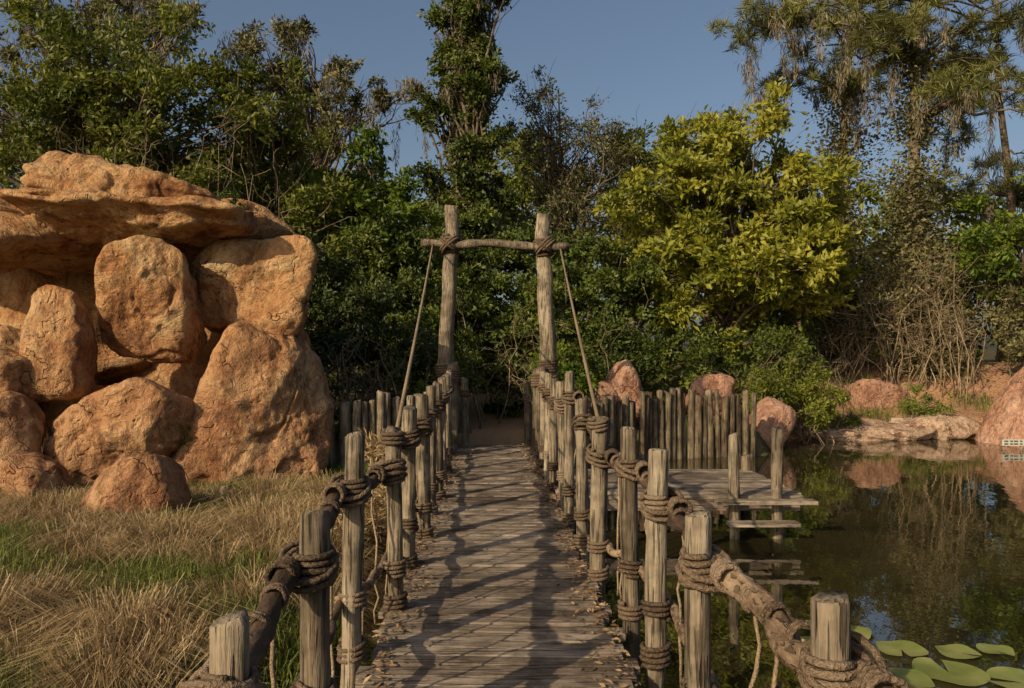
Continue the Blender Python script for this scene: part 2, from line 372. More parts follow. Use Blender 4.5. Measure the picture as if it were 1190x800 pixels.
# water
wm, nt, N, LK = newmat('pond_water')
geo = N('ShaderNodeNewGeometry')
mp = N('ShaderNodeMapping'); mp.inputs['Scale'].default_value = (1.0, 0.55, 1); LK(geo.outputs['Position'], mp.inputs['Vector'])
n1 = N('ShaderNodeTexNoise'); n1.inputs['Scale'].default_value = 2.6; n1.inputs['Detail'].default_value = 3; LK(mp.outputs[0], n1.inputs['Vector'])
n2 = N('ShaderNodeTexNoise'); n2.inputs['Scale'].default_value = 0.5; n2.inputs['Detail'].default_value = 4; LK(geo.outputs['Position'], n2.inputs['Vector'])
r = ramp(nt, [(0.35, (0.014, 0.013, 0.005)), (0.6, (0.034, 0.029, 0.011)), (0.8, (0.058, 0.05, 0.021))]); LK(n2.outputs['Fac'], r.inputs[0])
bp = N('ShaderNodeBump'); bp.inputs['Strength'].default_value = 0.07; bp.inputs['Distance'].default_value = 0.05; LK(n1.outputs['Fac'], bp.inputs['Height'])
p = N('ShaderNodeBsdfPrincipled'); p.inputs['Roughness'].default_value = 0.015; p.inputs['IOR'].default_value = 1.7; p.inputs['Specular IOR Level'].default_value = 1.0
LK(r.outputs[0], p.inputs['Base Color']); LK(bp.outputs[0], p.inputs['Normal'])
out = N('ShaderNodeOutputMaterial'); LK(p.outputs[0], out.inputs[0])
mb = MB(); mb.add([(-4, -37, 0), (72, -37, 0), (72, 27, 0), (-4, 27, 0)], [[0, 1, 2, 3]])
mb.build('pond_water', [wm], False)

# ------------------------------------------------------------ boulders
import bmesh
def ico(sub):
    b = bmesh.new(); bmesh.ops.create_icosphere(b, subdivisions=sub, radius=1)
    v = [x.co.copy() for x in b.verts]; f = [[q.index for q in x.verts] for x in b.faces]; b.free()
    return v, f, np.array([tuple(x) for x in v])
ICO6 = ico(6); ICO5 = ico(5)

def boulder(name, c, s, seed, tilt=0.0, rz=0.0, pw=9.0, wedge=0.0, shear=0.0, strata=0.0, mat=None, parent=None, hi=False, rough=1.0):
    SV, SF, SN = ICO6 if hi else ICO5
    rg = np.random.default_rng(int(seed * 10))
    pl = nrm(rg.normal(size=(11, 3))); hh = rg.uniform(.80, 1.08, 11)
    ax = np.array([[1, 0, 0], [-1, 0, 0], [0, 1, 0], [0, -1, 0], [0, 0, 1], [0, 0, -1]], float) + rg.normal(size=(6, 3)) * .12
    pl = np.concatenate([pl, nrm(ax)]); hh = np.concatenate([hh, np.full(6, 1.0)])
    dt = np.maximum(SN @ pl.T, 0) / hh
    rr = (dt ** pw).sum(1) ** (-1 / pw)
    rr = rr / np.percentile(rr, 55) * .98
    M = Matrix.Rotation(tilt, 3, 'Y') @ Matrix.Rotation(rz, 3, 'Z')
    so = Vector((seed * 3.17, seed * 1.31, -seed * 2.23)); vs = []
    mean = sum(s) / 3
    for n, q in zip(SV, rr):
        p = n * float(q)
        w = Vector((p.x * s[0], p.y * s[1], p.z * s[2]))
        d = 0.14 * mn.noise(w * 0.8 + so) + 0.085 * mn.noise(w * 1.7 + so)
        d += 0.045 * mn.noise(w * 4 - so) + 0.024 * mn.noise(w * 9 + so) + 0.010 * mn.noise(w * 20)
        rdg = abs(mn.noise(w * 0.8 - so * 0.7)); d -= 0.05 * max(0, 1 - rdg * 22)
        dent = mn.noise(w * 2.3 + so * 2); d -= 0.15 * max(0, dent - .25)
        w2 = w + n * (d * rough * min(mean, 1.3) * 1.1)
        if strata:
            lay = mn.noise(Vector((w.x * 0.2, w.y * 0.2, w.z * 4.2 + mn.noise(w * 0.6) * 1.6)) + so)
            lay = math.copysign(abs(lay) ** .6, lay)
            w2.x *= 1 + strata * lay * 0.4; w2.y *= 1 + strata * lay
            w2.z += 0.07 * mn.noise(Vector((w.x * 1.2, w.y * 1.2, seed)))
        if wedge:
            f = 1 - wedge * (p.z * 0.5 + 0.5); w2.x *= f; w2.y *= (1 + f) / 2
        w2.x += shear * w2.z
        vs.append(M @ w2 + Vector(c))
    mb = MB(); mb.v = vs; mb.f = SF; mb.m = [0] * len(SF)
    return mb.build(name, [mat or M_rock], True, parent)

rf = empty('rock_formation')
B = [ # name,c,s,seed,tilt,rz,pw,wedge,shear,strata,hi
 ('boulder_base_large', (-4.30, 13.75, 1.25), (1.60, 1.2, 1.64), 1.3, 0.0, 0.2, 8, 0.34, 0.18, 0, 1),
 ('boulder_upper', (-4.92, 14.6, 3.80), (1.24, 1.1, 0.98), 2.3, 0.12, 0.1, 9, 0.1, 0, 0, 1),
 ('boulder_tall', (-6.35, 13.5, 3.40), (0.90, 0.8, 1.18), 3.1, 0.0, 0.3, 9, 0.12, 0.0, 0, 1),
 ('boulder_tall_small', (-7.58, 12.9, 2.75), (0.58, 0.6, 0.98), 4.4, 0.05, 0.1, 8, 0.12, 0, 0, 1),
 ('boulder_leaning', (-6.30, 12.7, 1.26), (1.34, 0.75, 0.72), 5.7, -0.45, 0.0, 9, 0, 0.0, 0, 1),
 ('boulder_side_a', (-8.10, 12.5, 2.25), (0.58, 0.6, 0.42), 6.2, 0.2, 0, 9, 0, 0, 0, 0),
 ('boulder_side_b', (-7.90, 12.0, 1.40), (0.54, 0.55, 0.58), 7.9, 0, 0.5, 9, 0, 0, 0, 0),
 ('boulder_side_c', (-7.00, 11.3, 0.68), (0.52, 0.5, 0.52), 8.8, -0.25, 0.2, 9, 0.2, 0, 0, 0),
 ('boulder_ledge_left', (-9.2, 14.0, 2.2), (1.1, 1.2, 0.9), 9.8, 0, 0.2, 9, 0, 0, 0, 0),
 ('cap_slab_lower', (-6.62, 14.2, 4.88), (2.25, 1.6, 0.46), 10.5, 0.06, 0.1, 10, 0, 0, 0.14, 1),
 ('cap_slab_upper', (-7.15, 14.4, 5.42), (1.85, 1.4, 0.54), 11.5, 0.20, 0.2, 9, 0.15, 0, 0.14, 1),
 ('cap_slab_left', (-9.3, 14.0, 4.55), (1.8, 1.5, 0.45), 12.5, 0.0, 0, 10, 0, 0, 0.14, 0),
 ('cap_slab_far', (-10.4, 14.8, 5.05), (2.0, 1.8, 0.5), 13.5, 0.05, 0, 10, 0, 0, 0.14, 0),
 ('back_rock_a', (-9.2, 16.4, 3.4), (2.2, 0.9, 1.7), 14.5, 0, 0, 9, 0, 0, 0, 0),
 ('back_rock_b', (-6.8, 16.6, 2.8), (2.4, 1.1, 2.6), 15.5, 0, 0, 9, 0, 0, 0, 0),
 ('back_rock_c', (-5.3, 15.9, 2.2), (1.3, 1.0, 2.0), 16.5, 0, 0, 9, 0, 0, 0, 0),
 ('back_rock_d', (-9.4, 15.2, 1.0), (2.0, 1.2, 1.5), 17.5, 0, 0, 9, 0, 0, 0, 0),
]
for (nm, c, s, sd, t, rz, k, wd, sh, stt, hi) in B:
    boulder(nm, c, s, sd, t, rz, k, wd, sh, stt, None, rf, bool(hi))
boulder('boulder', (-5.0, 10.3, 0.60), (0.68, 0.5, 0.58), 21.0, 0.10, 0.2, 10, 0.2, 0, 0, None, None, True)
boulder('shore_rock', (16.1, 22.8, 0.6), (2.9, 1.8, 2.1), 31.0, -0.1, 0.1, 6, 0.3, 0, 0, M_rockp, None, True)
boulder('shore_rock', (3.1, 21.2, 1.6), (0.5, 0.6, 0.85), 32.0, 0.0, 0.1, 5, .2, 0, 0, M_rockp)
boulder('shore_rock', (2.4, 21.0, 1.2), (0.7, 0.6, 0.65), 33.0, 0.0, 0.1, 6, .2, 0, 0, M_rockp)
boulder('shore_rock', (7.0, 21.2, 0.6), (0.75, 0.8, 0.8), 34.0, 0.2, 0.1, 9, .3, 0, 0, M_rockp)
boulder('shore_rock', (5.7, 22.6, 1.2), (0.8, 0.7, 0.75), 35.0, 0.0, 0.1, 9, .1, 0, 0, M_rockp)
boulder('shore_ledge', (10.9, 23.7, 0.12), (2.4, 0.9, 0.28), 36.0, 0.0, 0.03, 10, 0, 0, 0.15, M_ledge)
boulder('shore_ledge', (13.4, 24.4, 0.25), (1.8, 1.0, 0.42), 39.0, 0.0, 0.03, 10, 0, 0, 0.15, M_ledge)
boulder('shore_rock', (12.3, 26.0, 0.9), (1.3, 0.8, 0.7), 37.0, 0.0, 0.1, 9, .1, 0, 0, M_rockp)

# ------------------------------------------------------------ footbridge
br = empty('wooden_footbridge')
cxl = lambda y: 0.105 - 0.031 * y
DZ = 0.5
mb = MB()
y = -2.0
while y < 17.6:
    w = random.uniform(0.12, 0.17)
    L = 1.72 + random.uniform(-0.06, 0.10)
    box(mb, (cxl(y) - 0.03 + random.uniform(-0.04, 0.04), y + w / 2, DZ - 0.025 + random.uniform(-0.009, 0.009)), (L, w, 0.05),
        -0.031 + random.uniform(-0.014, 0.014), 0, random.uniform(-0.008, 0.008))
    y += w + random.uniform(0.010, 0.024)
mb.build('deck_planks', [M_plank], False, br)
mb = MB()
for sx in (-0.7, 0.0, 0.65):
    for (ya, yb) in ((-2, 17.4),):
        tube(mb, [(cxl(ya) + sx, ya, DZ - 0.16), (cxl(8) + sx, 8, DZ - 0.16), (cxl(yb) + sx, yb, DZ - 0.16)], [0.09] * 3, 8)
mb.build('stringer_logs', [M_pal], True, br)

Lposts = [(-0.86, 0.9, 1.6), (-0.90, 2.5, 1.65), (-0.955, 3.75, 1.74), (-1.04, 5.15, 1.97), (-0.945, 6.15, 1.91), (-0.98, 7.4, 2.0), (-1.0, 8.6, 2.06),
          (-1.03, 9.8, 2.12), (-1.06, 11.0, 2.12), (-1.10, 12.2, 2.16), (-1.14, 13.5, 2.18), (-1.2, 14.8, 2.2), (-1.3, 16.0, 2.2)]
Rposts = [(1.05, 1.2, 1.6), (1.09, 2.65, 1.67), (0.90, 3.75, 1.73), (0.965, 5.1, 1.88), (0.89, 5.95, 1.94), (0.78, 7.0, 1.94), (0.74, 8.2, 2.05),
          (0.70, 9.4, 2.3), (0.67, 10.6, 2.15), (0.64, 11.8, 2.15), (0.62, 13.0, 2.2), (0.60, 14.3, 2.2), (0.62, 15.6, 2.2)]
mp_ = MB(); mr_ = MB(); mw_ = MB(); ml_ = MB()
def railing(P, side):
    railpts = []
    for i, (x, y, zt) in enumerate(P):
        r = random.uniform(0.062, 0.078)
        z0 = float(min(gz(x, y), 0)) - 0.3
        lean = (random.uniform(-0.022, 0.022), random.uniform(-0.02, 0.02))
        x0 = x - lean[0] * (zt - z0); y0 = y - lean[1] * (zt - z0)
        post(mp_, x0, y0, z0, zt, r, 0, lean, bend=.012)
        zr = zt - random.uniform(0.27, 0.36) if i > 2 else zt - 0.25
        rp = Vector((x + side * (r + 0.035), y, zr)); railpts.append(rp)
        xl = x - lean[0] * (zt - zr)
        wrap(mw_, (xl, y, zr), (lean[0], lean[1], 1), r, 0.016, random.choice((3.5, 4.5, 5.5)), 0.034)
        wrap(mw_, (xl + side * 0.03, y, zr), (random.uniform(-.25, .25), random.choice((-.5, .5)), 1), r + 0.045, 0.016, 2.5, 0.05)
        zl = DZ + random.uniform(0.30, 0.42)
        wrap(mw_, (x - lean[0] * (zt - zl), y, zl), (random.uniform(-.1, .1), 0, 1), r, 0.015, 3.5, 0.034)
        wrap(mw_, (x - lean[0] * (zt - DZ), y, DZ + 0.06), (0, random.uniform(-.1, .1), 1), r, 0.017, 3.5, 0.036)
        wrap(mw_, rp + Vector((0, -0.13, 0)), (0, 1, 0), 0.05, 0.014, 4, 0.035)
        wrap(mw_, rp + Vector((0, 0.13, 0)), (0, 1, 0), 0.05, 0.014, 4, 0.035)
        P[i] = (x, y, zt, r, zr, zl)
    for i in range(len(P) - 1):
        a, b = railpts[i], railpts[i + 1]
        mat = 1 if (side > 0 and i == 1) else 0
        sagrope(mr_, a - (b - a).normalized() * 0.12, b + (b - a).normalized() * 0.12, 0.04, 0.062 if mat else 0.05, mat, 18, 12, 0.09)
        x1, y1, _, r1, _, zl1 = P[i]; x2, y2, _, r2, _, zl2 = P[i + 1]
        la = Vector((x1 + side * (r1 + .02), y1, zl1)); lb = Vector((x2 + side * (r2 + .02), y2, zl2))
        sagrope(mr_, la - (lb - la) * .06, lb + (lb - la) * .06, 0.03, 0.032, 1 if random.random() < .4 else 0, 12, 8, 0.08)
        for t in (0.25, 0.5, 0.78):
            t += random.uniform(-.09, .09)
            ta = a.lerp(b, t); tb = la.lerp(lb, t + random.uniform(-.08, .08)); ta.z -= 0.03
            sagrope(ml_, ta, tb, 0.0, 0.010, 0, 6, 5, 0.05)
            tc = Vector((tb.x, tb.y, DZ - 0.05)); sagrope(ml_, tb, tc, 0.0, 0.010, 0, 4, 5, 0.04)
            wrap(mw_, a.lerp(b, t) - Vector((0, 0, .025)), (b - a), 0.045, 0.011, 2, 0.024)
railing(Lposts, -1); railing(Rposts, 1)
mp_.build('railing_posts', [M_post], True, br)
mr_.build('hand_rails', [M_rail, M_bark], True, br)
mw_.build('rope_lashings', [M_rope], True, br)
ml_.build('hanging_ropes', [M_ropel], True, br)

# gate frame
gt = empty('rope_gate_frame')
mb = MB(); rp = MB(); rl = MB()
GY = 17.0
post(mb, -1.58, GY, -0.3, 5.8, 0.19, 0, (0.042, 0), 3.0, 24, 0.74, .10)
post(mb, 0.88, GY, -0.3, 5.62, 0.19, 0, (-0.032, 0), 9.0, 24, 0.8, .10)
post(mb, -1.28, 16.7, -0.3, 2.35, 0.13, 0, (0, 0), 5.0, 16)
post(mb, 0.58, 16.7, -0.3, 2.25, 0.13, 0, (0, 0), 6.0, 16)
sagrope(mb, (-1.98, GY - 0.20, 4.99), (1.24, GY - 0.20, 4.90), 0.0, 0.088, 0, 16, 14, 0.12)
for (x, z) in ((-1.36, 4.96), (0.71, 4.92)):
    wrap(rp, (x, GY - 0.02, z + .12), (0, 0, 1), 0.15, 0.03, 2.5, 0.06)
    wrap(rp, (x, GY - 0.02, z - .13), (0, 0, 1), 0.15, 0.03, 2.5, 0.06)
    wrap(rp, (x, GY - 0.10, z), (0.7, 0, 0.7), 0.21, 0.03, 2.5, 0.06)
    wrap(rp, (x, GY - 0.10, z), (-0.7, 0, 0.7), 0.21, 0.03, 2.5, 0.06)
for (x, z, r) in ((-1.46, 2.25, .18), (-1.47, 1.95, .18), (-1.28, 2.1, .13), (0.785, 2.3, .18), (0.79, 1.95, .18), (0.58, 2.0, .13)):
    wrap(rp, (x, GY if r > .15 else 16.7, z), (0, 0, 1), r, 0.03, 4.5, 0.055)
sagrope(rl, (-1.72, GY - .25, 4.93), (-0.92, 6.15, 1.88), 0.04, 0.019, 0, 14)
sagrope(rl, (1.05, GY - .25, 4.86), (0.78, 7.0, 1.93), 0.04, 0.019, 0, 14)
wrap(rp, (-0.94, 6.15, 1.86), (0, 0, 1), 0.072, 0.016, 3, 0.034); wrap(rp, (0.78, 7.0, 1.9), (0, 0, 1), 0.072, 0.016, 3, 0.034)
mb.build('gate_posts', [M_post], True, gt); rp.build('gate_lashings', [M_rope], True, gt); rl.build('stay_ropes', [M_ropel], True, gt)
mb = MB()
for x, y_, zt in ((-1.15, 19.0, 1.95), (0.38, 19.0, 1.85), (-1.35, 20.4, 1.7)):
    post(mb, x, y_, 0.2, zt, 0.09)
mb2 = MB()
for x, y_, zt in ((-1.15, 19.0, 1.6), (0.38, 19.0, 1.5)):
    wrap(mb2, (x, y_, zt), (0, 0, 1), .09, .022, 4, .045)
o = mb.build('path_bollards', [M_post], True); mb2.build('bollard_lashings', [M_rope], True, o)

# palisades
def palisade(path, top, r, name, mat, z0=-0.3):
    mb = MB(); path = [Vector(p) for p in path]
    segs = [(path[i], path[i + 1]) for i in range(len(path) - 1)]
    carry = 0
    for a, b in segs:
        L = (b - a).length; s = carry
        while s < L:
            p = a.lerp(b, s / L)
            rr = r * random.uniform(0.75, 1.2)
            post(mb, p.x + random.uniform(-.02, .02), p.y + random.uniform(-.04, .04), z0, top(p) + random.uniform(-0.14, 0.12), rr, 0, (random.uniform(-.03, .03), random.uniform(-.02, .02)), None, 12, .88)
            s += rr * 2.1
        carry = s - L
    return mb.build(name, [mat], True)
palisade([(-3.5, 14.2), (-2.6, 14.4), (-1.9, 14.9), (-1.55, 15.4)], lambda p: 1.72, 0.09, 'palisade_fence', M_post)
palisade([(1.15, 16.4), (2.3, 17.6), (3.4, 18.6), (4.3, 19.2), (6.1, 19.5)], lambda p: 1.50 + 0.12 * sm(2, 4, p.x), 0.09, 'palisade_fence', M_pal)
mb = MB()
for x, y_, zt in ((-4.3, 11.7, .55), (-3.3, 11.2, .5), (-2.2, 12.3, .9)):
    post(mb, x, y_, 0, zt, 0.08)
mb.build('post_stubs', [M_post], True)

# dock
dk = empty('wooden_dock')
mb = MB(); yy = 10.9
while yy < 13.3:
    w = random.uniform(.14, .17)
    box(mb, (2.38 + random.uniform(-.03, .03), yy + w / 2, 0.53 + random.uniform(-.006, .006)), (3.45, w, .05), random.uniform(-.01, .01)); yy += w + .014
mb.build('dock_planks', [M_plank], False, dk)
mb = MB()
for x, y_, zt, r in ((3.07, 10.72, 1.42, .075), (3.66, 10.72, 1.5, .08), (4.0, 13.3, .8, .08), (2.0, 10.9, .45, .08), (4.0, 11.6, .45, .07), (2.0, 13.2, .45, .07)):
    post(mb, x, y_, -0.7, zt, r, 0, (random.uniform(-.01, .01), 0))
mb.build('dock_posts', [M_post], True, dk)
mb = MB()
box(mb, (3.45, 10.55, 0.53), (1.35, 0.2, .05)); box(mb, (3.4, 10.52, 0.24), (0.95, 0.22, .05))
box(mb, (3.4, 10.50, -0.06), (0.95, 0.22, .05)); box(mb, (2.4, 10.95, .42), (3.3, .07, .16)); box(mb, (3.98, 12.1, .42), (.07, 2.2, .16))
mb.build('dock_steps', [M_plank], False, dk)

# ------------------------------------------------------------ lily pads
lm = leafmat('lily_pad', [(0.2, (0.09, 0.12, 0.02)), (0.5, (0.19, 0.215, 0.05)), (0.85, (0.30, 0.29, 0.10))], 0.1, 3.0, 0.35, .6, .5)
pads = [(2.62, 6.72, .21), (3.0, 7.05, .24), (2.85, 6.42, .2), (3.3, 6.6, .2), (3.45, 6.15, .27), (3.9, 5.95, .26), (3.02, 6.0, .21), (4.3, 5.6, .25), (2.45, 6.2, .2), (3.75, 6.55, .17), (2.7, 7.2, .16), (2.6, 5.8, .2), (3.4, 5.6, .22), (4.1, 6.6, .14)]
for i, (x, y_, r) in enumerate(pads):
    mb = MB(); a0 = random.random() * 6.28; n = 30; rings = 4
    zb = 0.008 + 0.004 * (i % 4)
    vs = [Vector((x, y_, zb))]; fs = []
    for j in range(1, rings + 1):
        for k in range(n):
            a = a0 + 0.16 + (2 * math.pi - 0.32) * k / (n - 1)
            rr = r * j / rings * (1 + 0.04 * math.sin(a * 5 + i))
            z = zb + 0.010 * (j / rings) ** 3 * (1 + math.sin(a * 3 + i * 2)) + (0.0012 if k % 2 else 0)
            vs.append(Vector((x + rr * math.cos(a), y_ + rr * math.sin(a), z)))
    for k in range(n - 1): fs.append([0, 1 + k, 2 + k])
    for j in range(rings - 1):
        for k in range(n - 1):
            a = 1 + j * n + k; fs.append([a, a + n, a + n + 1, a + 1])
    mb.add(vs, fs); mb.build('lily_pad', [lm], True)

# shoreline sign
sg = empty('warning_sign')
smat, nt, N, LK = newmat('sign_paint')
p = N('ShaderNodeBsdfPrincipled'); p.inputs['Base Color'].default_value = (.42, .40, .34, 1); p.inputs['Roughness'].default_value = .6; out = N('ShaderNodeOutputMaterial'); LK(p.outputs[0], out.inputs[0])
dmat, nt, N, LK = newmat('sign_lettering')
p = N('ShaderNodeBsdfPrincipled'); p.inputs['Base Color'].default_value = (.04, .05, .04, 1); out = N('ShaderNodeOutputMaterial'); LK(p.outputs[0], out.inputs[0])
mb = MB(); box(mb, (13.45, 20.8, 0.20), (.6, .03, .17)); mb.build('panel', [smat], False, sg)
mb = MB()
for rz_ in (.24, .165):
    for k, (o_, w_) in enumerate(((-.2, .1), (-.06, .07), (.06, .11), (.2, .06))): box(mb, (13.45 + o_, 20.78, rz_), (w_, .012, .033))
mb.build('lettering', [dmat], False, sg)
mb = MB(); tube(mb, [(13.22, 20.84, -1.2), (13.22, 20.84, .25)], [.03] * 2, 8); tube(mb, [(13.68, 20.84, -1.2), (13.68, 20.84, .25)], [.03] * 2, 8); mb.build('stakes', [M_post], True, sg)

# ------------------------------------------------------------ grass
def blades(P, H, W, lean):
    n = len(P)
    a = R.random(n) * 2 * np.pi
    s = np.stack([np.cos(a), np.sin(a), np.zeros(n)], -1)
    H = H[:, None]; W = W[:, None] if np.ndim(W) else W
    mid = P + lean * H * 0.35 + np.array([0, 0, 1]) * H * 0.62
    tip = P + lean * H * 1.0 + np.array([0, 0, 1]) * H * (1 - 0.55 * np.linalg.norm(lean, axis=1, keepdims=True).clip(0, 1.3))
    q = np.stack([P - s * W / 2, P + s * W / 2, mid + s * W * .4, mid - s * W * .4], 1)
    t = np.stack([mid - s * W * .4, mid + s * W * .4, tip], 1)
    return q, t
def area_pts(n, x0, x1, y0, y1):
    x = R.uniform(x0, x1, n); y = R.uniform(y0, y1, n)
    k = shore_d(x, y) < -0.02
    k &= ~((np.abs(x - (0.105 - 0.031 * y)) < 0.9) & (y < 17.6))
    return x[k], y[k]
def gn(a, b, s=.6, o=3): return np.array([mn.noise(Vector((p * s, q * s, o))) + .6 * mn.noise(Vector((p * s * 3, q * s * 3, o))) for p, q in zip(a, b)])
tx, ty = area_pts(1900, -10, -1.5, 3.2, 12.5)
cl = gn(tx, ty)
k = cl > (0.10 + .16 * sm(-4, -2.4, tx) + .1 * sm(-7, -9, tx)); tx, ty, cl = tx[k], ty[k], cl[k]
nb = 180; n = len(tx) * nb
tr = np.repeat(R.uniform(.12, .32, len(tx)), nb); th = np.repeat(R.uniform(.26, .54, len(tx)) * (0.8 + cl), nb)
rad = np.sqrt(R.random(n)) * tr; an = R.random(n) * 6.283
px = np.repeat(tx, nb) + rad * np.cos(an); py = np.repeat(ty, nb) + rad * np.sin(an)
lean = np.stack([np.cos(an), np.sin(an), 0 * an], -1) * (0.35 + rad / tr * 1.1)[:, None] + R.normal(size=(n, 3)) * [.4, .4, 0]
q, t = blades(np.stack([px, py, gz(px, py) - .01], -1), th * R.uniform(.5, 1.15, n), R.uniform(.004, .009, n), lean)
np_mesh('dry_grass', [(q, 0), (t, 0)], [G_straw])
x, y = area_pts(120000, -11, -1.45, 3.0, 15)
hs = np.clip(1.2 - 1.2 * gn(x, y), .6, 1.8)
q, t = blades(np.stack([x, y, gz(x, y) - .01], -1), R.uniform(.10, .28, len(x)) * hs, R.uniform(.006, .012, len(x)), R.normal(size=(len(x), 3)) * [.5, .5, 0])
x2, y2 = area_pts(40000, -11, -1.45, 10.5, 15)
q2, t2 = blades(np.stack([x2, y2, gz(x2, y2) - .01], -1), R.uniform(.08, .22, len(x2)), R.uniform(.006, .012, len(x2)), R.normal(size=(len(x2), 3)) * [.4, .4, 0])
x3 = R.uniform(-1, 18, 50000); y3 = R.uniform(18, 30, 50000); kk = (shore_d(x3, y3) < -.3) & (np.sin(x3 * 1.7) + np.sin(y3 * 1.9 + x3) + R.normal(size=50000) * .5 > .9); x3 = x3[kk]; y3 = y3[kk]
kk = ~((np.abs(x3 + .45) < .9) & (y3 < 23)); x3 = x3[kk]; y3 = y3[kk]
q3, t3 = blades(np.stack([x3, y3, gz(x3, y3) - .01], -1), R.uniform(.1, .4, len(x3)), R.uniform(.012, .022, len(x3)), R.normal(size=(len(x3), 3)) * [.4, .4, 0])
np_mesh('green_grass', [(q, 0), (t, 0), (q2, 0), (t2, 0), (q3, 0), (t3, 0)], [G_grass])
n = 3000; y = R.uniform(3, 18, n); side = np.where(R.random(n) < .5, -1, 1)
x = cxl(y) - .03 + side * (0.86 - np.abs(R.normal(size=n)) * .14)
P = np.stack([x, y, np.full(n, DZ + .012) + R.random(n) * .02], -1)
np_mesh('leaf_litter', [(leaf_quads(P, .055, .022, 2.5, nrm(R.normal(size=(n, 3)) * [1, 1, .2])), 0)], [G_litter])

# ------------------------------------------------------------ trees
def clusters(ells):
    C = []; RR = []
    for (cx, cy, cz, rx, ry, rz, n, cr) in ells:
        d = nrm(R.normal(size=(n, 3))); u = R.random((n, 1)) ** 0.42
        C.append(np.array([cx, cy, cz]) + d * u * [rx, ry, rz]); RR.append(cr * R.uniform(.6, 1.3, n))
    return np.concatenate(C), np.concatenate(RR)
def cloud(C, RR, per, flat=0.7):
    n = (per * (RR / RR.mean()) ** 2).astype(int) + 3
    CC = np.repeat(C, n, 0); rr = np.repeat(RR, n)[:, None]
    ns = 9
    sp = nrm(R.normal(size=(len(C), ns, 3)) + [0, 0, .25]) * R.uniform(.35, 1.1, (len(C), ns, 1))
    ci = np.repeat(np.arange(len(C)), n); si = R.integers(0, ns, len(ci))
    base = sp[ci, si]
    t = R.random((len(ci), 1)) ** .6
    P = CC + (base * t + R.normal(size=(len(ci), 3)) * .17) * rr * [1, 1, flat]
    d = nrm(base + R.normal(size=(len(ci), 3)) * .7)
    return P, d
def limb(mb, a, b, r0, r1, mat=0, sides=6, n=6, up=.15, wig=.12):
    a = Vector(a); b = Vector(b); L = (b - a).length; s = random.random() * 99; pts = []
    for i in range(n + 1):
        t = i / n; p = a.lerp(b, t); p.z += up * L * math.sin(t * math.pi) * .5
        e = math.sin(t * math.pi)
        p += Vector((mn.noise(Vector((t * 3, s, 0))), mn.noise(Vector((t * 3, s, 7))), mn.noise(Vector((t * 3, s, 3))))) * wig * L * e
        pts.append(p)
    tube(mb, pts, [r0 + (r1 - r0) * i / n for i in range(n + 1)], sides, mat)
    return pts
def tree(name, trunk, r0, ells, per, L, W, leaf, bark=None, nl=None, moss=0, needles=False, flat=.7, vine=0, vinemat=None, vb=1.0):
    bark = bark or M_trunk
    mb = MB(); tp = []
    tr = [Vector(p) for p in trunk]
    s = random.random() * 40
    for i in range(len(tr) - 1):
        for j in range(5):
            p = tr[i].lerp(tr[i + 1], j / 5); p += Vector((mn.noise(Vector((p.z * .4, s, 0))), mn.noise(Vector((p.z * .4, s, 5))), 0)) * .25 * min(1, (p.z - tr[0].z) * .5)
            tp.append(p)
    tp.append(tr[-1]); n = len(tp)
    rad = [max(.02, r0 * (1 - .88 * (i / (n - 1)))) for i in range(n)]; rad[0] *= 1.35
    tube(mb, tp, rad, 10, 0, .15, s)
    C, RR = clusters(ells)
    order = range(len(C)) if nl is None else R.choice(len(C), min(nl, len(C)), replace=False)
    for ci in order:
        c = Vector(C[ci]); zt = tr[0].z + (c.z - tr[0].z) * random.uniform(.5, .85) if not needles else c.z - random.uniform(-.3, .8)
        k = min(range(n), key=lambda q: abs(tp[q].z - zt)); L0 = (c - tp[k]).length
        pts = limb(mb, tp[k], c, min(rad[k] * .55, .02 + L0 * .018), .012, 0, 5, 6, .2, .2)
        for _ in range(3):
            q = pts[random.randint(3, 6)]; e = c + Vector(R.normal(size=3)) * float(RR[ci]) * .7
            limb(mb, q, e, .015, .005, 0, 3, 3)
    groups = []
    if needles:
        nt_ = 11
        T = np.repeat(C, nt_, 0) + R.normal(size=(len(C) * nt_, 3)) * np.repeat(RR, nt_)[:, None] * [.75, .75, .4]
        P = np.repeat(T, per, 0); d = nrm(R.normal(size=(len(P), 3)) + [0, 0, .45])
        groups.append((leaf_quads(P, L, W, .2, d, .3), 1))
    else:
        P, d = cloud(C, RR, per, flat); groups.append((leaf_quads(P, L, W, .7, d), 1))
    if moss:
        mi = R.choice(len(C), moss); nm = 120
        ln = np.repeat(R.uniform(.5, 2.1, moss), nm)
        base = np.repeat(C[mi] + R.normal(size=(moss, 3)) * [.5, .5, .2] - [0, .2, .2], nm, 0)
        tt = R.random(len(base)); wd = .2 * (1 - tt * .85)
        P = base + R.normal(size=base.shape) * wd[:, None] * [1, 1, 0] - np.stack([0 * tt, 0 * tt, tt * ln], -1)
        d = nrm(R.normal(size=P.shape) * .25 + [0, 0, -1]); groups.append((leaf_quads(P, .24, .032, 0, d), 2))
    if vine:
        k = R.integers(0, int(n * .8), vine); tpn = np.array([tuple(p) for p in tp]); rn = np.array(rad)
        an = R.random(vine) * 6.283; bulge = (.35 + .35 * np.sin(k * 1.3 + 1) ** 2) * vb
        rr = rn[k] + np.abs(R.normal(size=vine)) * bulge
        P = tpn[k] + np.stack([np.cos(an) * rr, np.sin(an) * rr, R.normal(size=vine) * .55], -1)
        groups.append((leaf_quads(P, .15, .09, .4), 3))
    return np_mesh(name, groups, [bark, leaf, G_moss, vinemat or G_dark], None, mb)
def g(x, y): return float(gz(x, y)) - .1

